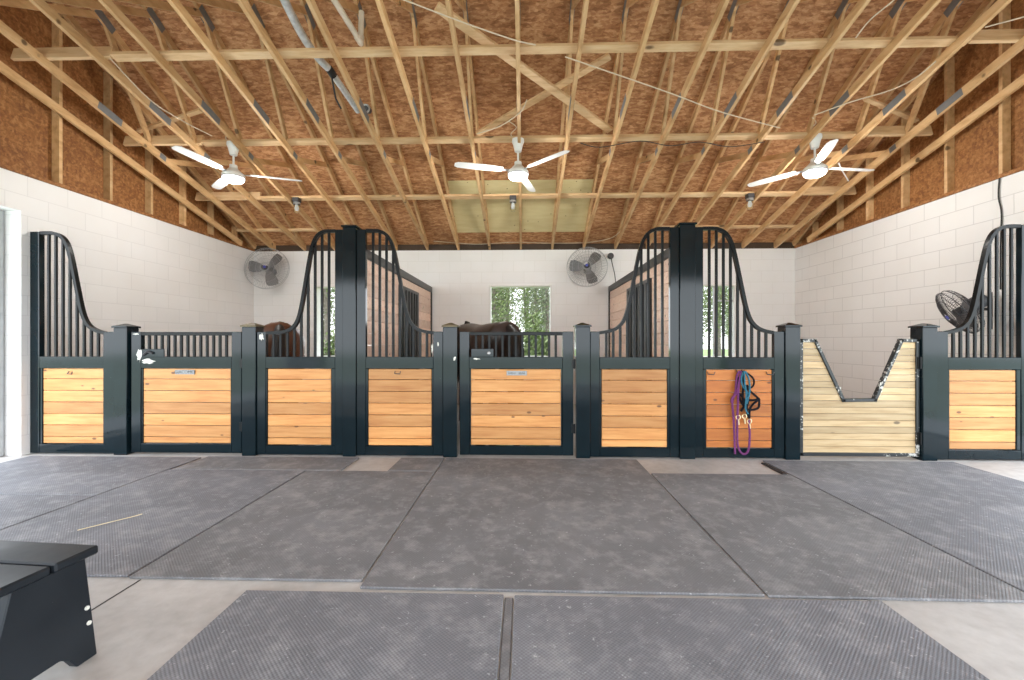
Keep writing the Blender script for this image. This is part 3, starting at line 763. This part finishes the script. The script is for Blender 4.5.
# guarded wall fans, built facing -Y then turned
def wall_fan(lab, loc, rad, eul, arm, group='round wire guard fans', gm='steel'):
    r = thing('wall_fan', lab, 'fan', loc, group); r.rotation_euler = eul
    k = bpy.data.objects
    def B(m, name, mat, sm=True, par=None):
        o = m.build(name, mat, None, 0, sm); o.parent = par or r; return o
    g = MB()
    for q, yy in ((1.0, 0), (1.0, -.05), (.72, -.095), (.42, -.12), (.20, -.13)):
        g.tube([(rad * q * math.cos(t * PI / 20), yy, rad * q * math.sin(t * PI / 20)) for t in range(40)], .0045 if q == 1 else .003, 5, True)
    for i in range(64):
        a = 2 * PI * i / 64; c, s = math.cos(a), math.sin(a)
        g.tube([(rad * q * c, yy, rad * q * s) for q, yy in ((.16, -.13), (.42, -.12), (.72, -.095), (.93, -.068), (1, -.03))], .0024, 4)
    B(g, 'front_guard', M[gm])
    g = MB()
    for q, yy in ((.72, .06), (.42, .085), (.2, .09)):
        g.tube([(rad * q * math.cos(t * PI / 20), yy, rad * q * math.sin(t * PI / 20)) for t in range(40)], .0022, 5, True)
    for i in range(36):
        a = 2 * PI * (i + .5) / 36; c, s = math.cos(a), math.sin(a)
        g.tube([(rad * q * c, yy, rad * q * s) for q, yy in ((.16, .09), (.42, .085), (.72, .06), (.93, .035), (1, 0))], .002, 4)
    B(g, 'rear_guard', M[gm])
    B(MB().lathe([(0, -.135), (.035, -.135), (.04, -.13), (0, -.128)], (0, 0, 0), 16, Matrix.Rotation(PI / 2, 3, 'X') @ Matrix.Scale(-1, 3, (0, 0, 1))) if False else MB().tube([(0, -.138, 0), (0, -.128, 0)], .024, 16), 'hub_badge', M['blue_logo'])
    B(MB().tube([(0, -.06, 0), (0, .08, 0)], .045, 16), 'fan_hub', M['dark_metal'])
    B(MB().tube([(0, .08, 0), (0, .22, 0)], .075, 16), 'motor', M['dark_metal'])
    for kx in range(3):
        a = .9 + kx * 2 * PI / 3; m = MB(); vs = []
        for u, w in ((.04, .03), (rad * .35, .075), (rad * .65, .10), (rad * .84, .085), (rad * .88, .04)):
            for q in (-1, 1):
                for t in (0, .004):
                    vs.append((math.cos(a) * u - math.sin(a) * w * q, -.01 + w * q * .35 + t, math.sin(a) * u + math.cos(a) * w * q))
        fs = [(0, 1, 3, 2), (16, 18, 19, 17)]
        for i in range(4):
            b = i * 4; n = b + 4
            fs += [(b, b + 2, n + 2, n), (b + 1, n + 1, n + 3, b + 3), (b, n, n + 1, b + 1), (b + 2, b + 3, n + 3, n + 2)]
        m._add(vs, fs); B(m, 'blade', M['blade_grey'])
    B(arm, 'wall_bracket', M['dark_metal'])
    return r
wall_fan('round wire guard fan in the left rear corner above the bay horse', (-4.76, 3.50, 2.54), .385, (math.radians(-8), 0, math.radians(8)), MB().tube([(0, .2, 0), (0, .34, .05)], .02, 8).tube([(0, .24, .12), (0, .24, -.12)], .015, 8))
wall_fan('round wire guard fan on back wall right of the centre window', (1.15, 3.52, 2.545), .365, (math.radians(-8), 0, math.radians(-10)), MB().tube([(0, .2, 0), (0, .32, .05)], .02, 8).tube([(0, .24, .12), (0, .24, -.12)], .015, 8))
# the side-on fan: axis points left, down and towards the aisle
dv = Vector((-.75, .37, -.54)).normalized()
q = Vector((0, -1, 0)).rotation_difference(dv)
wall_fan('dark wire guard fan tilted side-on beside the right wall', (4.69, .34, 1.525), .26, q.to_euler(), MB().tube([(0, .22, 0), tuple(q.inverted() @ Vector((.24, .06, .02)))], .016, 8).tube([tuple(q.inverted() @ Vector((.32, .02, -.2))), tuple(q.inverted() @ Vector((.32, .02, .2)))], .02, 8).tube([tuple(q.inverted() @ Vector((.22, .06, .02))), tuple(q.inverted() @ Vector((.34, .06, .02)))], .016, 8), gm='dark_metal')

# sensor with cable beside the right partition
o = thing('junction_box', 'small dark round box with wire above the right partition', 'electrical box', (1.63, 3.72, 2.80))
MB().lathe([(0, 0), (.055, 0), (.06, .03), (.05, .06), (0, .06)], (1.63, 3.80, 2.80), 16, Matrix.Rotation(PI / 2, 3, 'X')).build('box_body', M['dark_metal'], o, 0, True)
MB().tube(smooth_path([(1.64, 3.78, 2.75), (1.67, 3.80, 2.62), (1.71, 3.80, 2.45), (1.73, 3.80, 2.24)], 4), .008, 6).build('wire', M['cable_dark'], o, 0, True)

# ------------------------------------------------------------------ pipes and cables in the roof
def cp(x, y, lift=0): return (x, y, zc(y) + lift)
pipe = thing('wrapped_pipe', 'foil wrapped pipe hanging diagonally under the left centre trusses', 'pipe', cp(-2.05, .05, .175))
MB().tube(smooth_path([cp(-2.10, -1.15, .175), cp(-2.14, -.67, .175), cp(-2.15, -.30, .175), cp(-2.11, -.05, .175), cp(-2.06, .07, .175)], 5), .038, 12).build('upper_length', M['insul'], pipe, 0, True)
MB().tube([cp(-2.06, .07, .175), cp(-2.045, .16, .175)], .040, 12).build('black_tape', M['black_rubber'], pipe, 0, True)
MB().tube(smooth_path([cp(-2.045, .16, .175), cp(-2.01, .37, .175), cp(-1.965, .65, .175)], 4), .035, 12).build('lower_length', M['insul'], pipe, 0, True)
MB().tube([cp(-2.05, .12, .14), cp(-2.06, .25, .0), cp(-2.05, .36, -.02)], .010, 8).build('hanging_strap', M['black_rubber'], pipe, 0, True)
pv = thing('bent_pvc_pipe', 'pale V-shaped pipe elbow hanging under the roof near its centre', 'pipe', cp(-1.62, -.19, .2))
MB().tube([cp(-1.77, -.90, .2), cp(-1.62, -.19, .2)], .028, 12).build('long_leg', M['pvc'], pv, 0, True)
MB().tube([cp(-1.62, -.19, .2), cp(-1.61, -.19, .50)], .026, 12).build('short_leg', M['pvc'], pv, 0, True)
MB().tube([cp(-1.632, -.25, .2), cp(-1.62, -.19, .195), cp(-1.62, -.19, .26)], .035, 12).build('elbow', M['pvc'], pv, 0, True)
rl = thing('round_lamp', 'small silver round lamp beside the end of the wrapped pipe', 'lamp', cp(-1.88, .62, .2))
MB().tube([(-1.86 + .045 * math.cos(t * PI / 8), .60, zc(.62) + .17 + .045 * math.sin(t * PI / 8)) for t in range(16)], .012, 8, True).build('ring', M['steel'], rl, 0, True)
MB().tube([(-1.86, .61, zc(.62) + .17), (-1.86, .70, zc(.62) + .20)], .04, 12).build('lamp_can', M['dark_metal'], rl, 0, True)
def cable(lab, pts, mat='cable', r=.006):
    p = smooth_path(pts, 6)
    o = MB().tube(p, r, 6).build('cable', M[mat], None, 0, True, org=tuple(p[0])); tag(o, lab, 'cable', 'loose cables under the roof')
cable('pale cable crossing above the nearest purlin left of centre', [cp(-1.08, -0.81, -0.010), cp(-0.57, -0.59, -0.010), cp(-0.11, -0.41, -0.010), cp(0.11, -0.35, -0.010)])
cable('pale cable slanting between purlins right of the diagonal braces', [cp(0.40, -0.22, -0.010), cp(1.53, 0.22, -0.010), cp(2.21, 0.50, -0.010), cp(3.02, 0.76, -0.010)])
cable('pale cable drooping at the upper left beside the first trusses', [cp(-4.07, -0.29, -0.010), cp(-4.11, 0.22, -0.010), cp(-3.98, 0.54, -0.010), cp(-3.82, 0.77, -0.010)])
cable('pale looping cable at the upper right near the gable', [cp(4.02, -0.10, -0.010), cp(3.99, 0.09, -0.010), cp(3.86, 0.24, -0.010), cp(3.56, 0.39, -0.010), cp(3.29, 0.57, -0.010)])
cable('pale cable hanging at the top right corner of the roof', [cp(3.15, -0.9, -0.010), cp(3.13, -0.71, -0.010), cp(3.06, -0.53, -0.010), cp(3.06, -0.36, -0.010)])
cable('thin pale cable at the far upper right by the nearest purlin', [cp(4.7, -.66, -0.010), cp(4.41, -0.54, -0.010), cp(4.14, -0.44, -0.010)])
cable('dark cable sagging along the middle purlin right of centre', [cp(0.70, 0.97, -0.010), cp(0.96, 1.05, -0.010), cp(1.43, 0.95, -0.010), cp(1.83, 1.04, -0.010), cp(2.17, 0.98, -0.010), cp(2.58, 1.07, -0.010), cp(2.97, 0.99, -0.010)], 'cable_dark', .005)
cable('pale cable running along the eave above the centre window', [cp(-1.7, 3.70, .10), cp(-.9, 3.68, .03), cp(-.2, 3.7, .07), cp(.5, 3.68, .04), cp(1.2, 3.7, .06), cp(1.60, 3.6, .09), cp(1.75, 3.45, .15)])
cable('dark cable on the right wall above the right swept grille', [(5.08, .33, 2.96), (5.078, .34, 2.75), (5.078, .31, 2.55), (5.078, .32, 2.2), (5.078, .32, 1.75)], 'cable_dark', .007)
cable('pale cable curving to the left beside the centre fan', [cp(-0.57, 0.79, -0.010), cp(-0.28, 0.67, -0.010), cp(-0.04, 0.46, -0.010), cp(0.03, 0.29, -0.010)])
cable('white cord hanging from the truss right of the rightmost ceiling fan', [cp(4.16, 1.41, -0.010), cp(4.30, 1.55, -0.010), cp(4.56, 1.79, -0.010)], 'white_metal', .008)

# ------------------------------------------------------------------ horses
def horse(lab, name, loc, rz, body, sc=1.0):
    r = thing(name, lab, 'horse', loc, 'stabled horses')
    r.rotation_euler = (0, 0, rz); r.scale = (sc,) * 3
    V = []; E = []; Rr = []
    def ch(pts, start=None):
        i0 = start
        for (x, y, z, a) in pts:
            V.append((x, y, z)); Rr.append(a)
            if i0 is not None: E.append((i0, len(V) - 1))
            i0 = len(V) - 1
        return i0
    # trunk: pelvis first (root), back to the tail head, then forward
    ch([(-.48, 0, 1.20, .335)])
    ch([(-.68, 0, 1.15, .24), (-.79, 0, 1.12, .12)], 0)
    a = ch([(-.16, 0, 1.11, .255), (.12, 0, 1.07, .30)], 0); loin = a
    a = ch([(.42, 0, 1.12, .30)], a); chest = a
    a = ch([(.60, 0, 1.20, .235), (.76, 0, 1.10, .175), (.92, 0, .95, .135), (1.06, 0, .78, .115), (1.13, 0, .66, .115), (1.17, 0, .52, .095), (1.20, 0, .38, .07), (1.22, 0, .29, .065), (1.23, 0, .25, .05)], a)
    poll = len(V) - 6
    for s in (-1, 1):
        ch([(-.50, .13 * s, .95, .20), (-.44, .165 * s, .80, .135), (-.60, .16 * s, .60, .085), (-.70, .155 * s, .50, .062), (-.67, .155 * s, .30, .043), (-.66, .155 * s, .15, .050), (-.61, .155 * s, .075, .047), (-.58, .155 * s, .012, .06)], 0)
        ch([(.48, .14 * s, .88, .15), (.46, .16 * s, .68, .095), (.47, .16 * s, .48, .065), (.47, .16 * s, .30, .042), (.48, .16 * s, .15, .050), (.53, .16 * s, .075, .046), (.56, .16 * s, .012, .06)], chest)
        ch([(1.08, .07 * s, .78, .028), (1.07, .09 * s, .86, .026), (1.075, .095 * s, .93, .008)], poll)
    me = bpy.data.meshes.new('body'); me.from_pydata(V, E, [])
    o = bpy.data.objects.new('body', me); COL.objects.link(o); o.parent = r
    sk = o.modifiers.new('s', 'SKIN'); sk.use_smooth_shade = True
    for i, v in enumerate(me.skin_vertices[0].data):
        v.radius = (Rr[i], Rr[i]); v.use_root = (i == 0)
    o.modifiers.new('u', 'SUBSURF').levels = 2; o.modifiers['u'].render_levels = 2
    me.materials.append(M[body])
    def B(m, n, mat, p=r):
        c = m.build(n, M[mat], None, 0, True); c.parent = p; return c
    tl = MB().tube([(-.80, 0, 1.28), (-.92, 0, 1.22), (-.98, .0, 1.02), (-.98, .02, .75), (-.96, .03, .45), (-.95, .03, .30)], [.05, .065, .085, .09, .065, .02], 10)
    for k in range(14):
        a = 2 * PI * k / 14; q = .06
        tl.tube([(-.90, .4 * q * math.cos(a), 1.22), (-.97 + q * math.sin(a), q * math.cos(a), .9), (-.96 + 1.2 * q * math.sin(a), 1.2 * q * math.cos(a), .5), (-.95 + .6 * q * math.sin(a), .8 * q * math.cos(a), .26)], .018, 5)
    B(tl, 'tail', 'hair')
    mn = MB()
    for k in range(18):
        t = k / 17; x = .62 + t * .50; z = 1.38 - t * .48 - .1 * t * t
        mn.tube([(x, 0, z + .02), (x + .03, -.05, z + .01), (x, -.12, z - .10), (x - .01, -.13, z - .22)], [.02, .024, .02, .006], 6)
    B(mn, 'mane', 'hair')
    for s in (-1, 1):
        B(MB().lathe([(0, -.02), (.014, -.014), (.02, 0), (.014, .014), (0, .02)], (1.185, .083 * s, .60), 10), 'eye', 'eye')
    return r
horse('bay horse with black tail standing in the left stall', 'horse', (-3.43, 1.55, 0), math.radians(120), 'bay', 1.06)
horse('dark brown horse standing behind the centre stall door', 'horse', (-.57, 1.5, 0), math.radians(118), 'brown', 1.06)

# ------------------------------------------------------------------ outside
def tree(lab, x, y, h, crown0, cr, leaf, n, seed, lean=0, leaf_s=.13, cat='tree', name='pine_tree', tr_r=.09):
    rs = random.Random(seed)
    r = thing(name, lab, cat, (x, y, -.13), 'trees outside the windows')
    pts = [(x + lean * t * t + .06 * math.sin(t * 5 + seed), y, -.13 + h * t) for t in [i / 8 for i in range(9)]]
    tk = MB().tube(pts, [tr_r * (1 - .75 * i / 8) for i in range(9)], 8)
    lf = MB()
    for k in range(n):
        t = crown0 + (1 - crown0) * rs.random() ** .9
        i = min(7, int(t * 8)); c = Vector(pts[i]).lerp(Vector(pts[i + 1]), t * 8 - i)
        rr = cr * (1 - .6 * (t - crown0) / (1 - crown0)) * rs.random() ** .6; a = rs.random() * 2 * PI
        p = c + Vector((rr * math.cos(a), rr * math.sin(a), rs.uniform(-.25, .25)))
        s = leaf_s * rs.uniform(.5, 1.3)
        u = Vector((rs.gauss(0, 1), rs.gauss(0, 1), rs.gauss(0, .7))).normalized(); v = u.orthogonal().normalized(); w = u.cross(v)
        lf._add([p - v * s, p + w * s * .45, p + v * s, p - w * s * .45], [(0, 1, 2, 3)])
        if k % 40 == 0: tk.tube([c, (c + p) / 2 + Vector((0, 0, .05)), p], [.02, .014, .006], 5)
    tk.build('trunk', M['bark'], r, 0, True); lf.build('foliage', M[leaf], r)
rs = random.Random(11)
WN = [('left', -3.45), ('centre', -.07), ('right', 3.4)]
placed = []
def spot(wx, hw, ya, yb, rad):
    """a free place in the strip of ground the window looks out on"""
    for k in range(400):
        y = rs.uniform(ya, yb); f = (y + 4.47) / 8.33; x = (wx + rs.uniform(-hw, hw)) * f
        if all((x - a) ** 2 + (y - b) ** 2 > (rad + c) ** 2 for a, b, c in placed):
            placed.append((x, y, rad)); return x, y
    return None
NTH = ['nearest', 'second nearest', 'third nearest', 'fourth nearest', 'fifth nearest', 'sixth nearest', 'seventh nearest', 'eighth nearest', 'ninth nearest', 'tenth nearest', 'farthest']
for wi, (wn, wx) in enumerate(WN):
    sh_ = [q for q in (spot(wx, .6, 5.6, 9, .55) for k in range(3)) if q]
    for k, (x, y) in enumerate(sorted(sh_, key=lambda q: q[0])):
        tree('leafy shrub outside the %s stall window, %s of the low bushes there' % (wn, ['leftmost', 'middle', 'rightmost'][k]), x, y, rs.uniform(1.3, 1.9), .05, .5, 'leaf2', 1500, rs.randint(0, 999), 0, .06, 'shrub', 'leafy_shrub', .03)
    tr_ = [q for q in (spot(wx, .62, 9.5, 26, .8) for k in range(11 if wi == 1 else 7)) if q]
    for k, (x, y) in enumerate(sorted(tr_, key=lambda q: q[1])):
        nth = NTH[k] if k < len(tr_) - 1 else 'farthest'
        tree('thin pine outside the %s stall window, %s of the pines there' % (wn, nth), x, y, rs.uniform(7, 11), rs.uniform(.12, .25), .78, ['leaf', 'leaf3', 'leaf2'][k % 3], 6500, rs.randint(0, 999), rs.uniform(-.3, .3), .055, tr_r=rs.uniform(.06, .12))

# ------------------------------------------------------------------ camera, light
cd = bpy.data.cameras.new('camera'); cam = bpy.data.objects.new('camera', cd); COL.objects.link(cam)
cd.sensor_width = 36; cd.lens = 436 / 1024 * 36; cd.shift_y = 1 / 1024; cd.clip_start = .05; cd.clip_end = 300
cam.location = (0, -4.47, 1.2); cam.rotation_euler = (PI / 2, 0, math.atan(12 / 436))
S.camera = cam
wd = bpy.data.worlds.new('world'); S.world = wd; wd.use_nodes = True
nt = wd.node_tree; bg = nt.nodes['Background']
tc_ = nt.nodes.new('ShaderNodeTexCoord'); sp_ = nt.nodes.new('ShaderNodeSeparateXYZ'); rp_ = nt.nodes.new('ShaderNodeValToRGB')
nt.links.new(tc_.outputs['Generated'], sp_.inputs[0]); nt.links.new(sp_.outputs[2], rp_.inputs[0]); nt.links.new(rp_.outputs[0], bg.inputs[0])
e = rp_.color_ramp.elements; e[0].position = 0; e[0].color = (.95, .98, 1, 1); e[1].position = .6; e[1].color = (.82, .90, 1, 1)
bg.inputs['Strength'].default_value = 2.0
def lamp(name, typ, loc, energy, rot=(0, 0, 0), **kw):
    l = bpy.data.lights.new(name, typ); l.energy = energy
    for k, v in kw.items(): setattr(l, k, v)
    o = bpy.data.objects.new(name, l); COL.objects.link(o); o.location = loc; o.rotation_euler = rot; return o
for i, x in enumerate((-3.73, -.075, 3.60)):
    lamp('fan_lamp', 'POINT', (x, fy, fz - .56), 30, color=(1, .97, .93), shadow_soft_size=.1)
AREA = [('front_daylight_fill', (-.1, -6.55, 1.45), (PI / 2, 0, 0), 10.0, 2.7, 88), ('left_doorway_fill', (XL - .12, -2.68, 1.28), (0, -PI / 2, 0), 2.5, 5.1, 38), ('right_doorway_fill', (XR + .12, -2.68, 1.28), (0, PI / 2, 0), 2.5, 5.1, 38)]  # fill panels added in the openings, boosting the sky's daylight indoors
for nm, lc, ro, sx_, sy_, en in AREA:
    lamp(nm, 'AREA', lc, en, ro, shape='RECTANGLE', size=sx_, size_y=sy_, color=(.84, .92, 1.0))
S.view_settings.view_transform = 'Standard'; S.view_settings.look = 'None'
S.view_settings.exposure = 1.2; S.view_settings.gamma = 1; S.view_settings.use_curve_mapping = False
S.cycles.max_bounces = 12; S.cycles.diffuse_bounces = 6; S.cycles.use_denoising = True
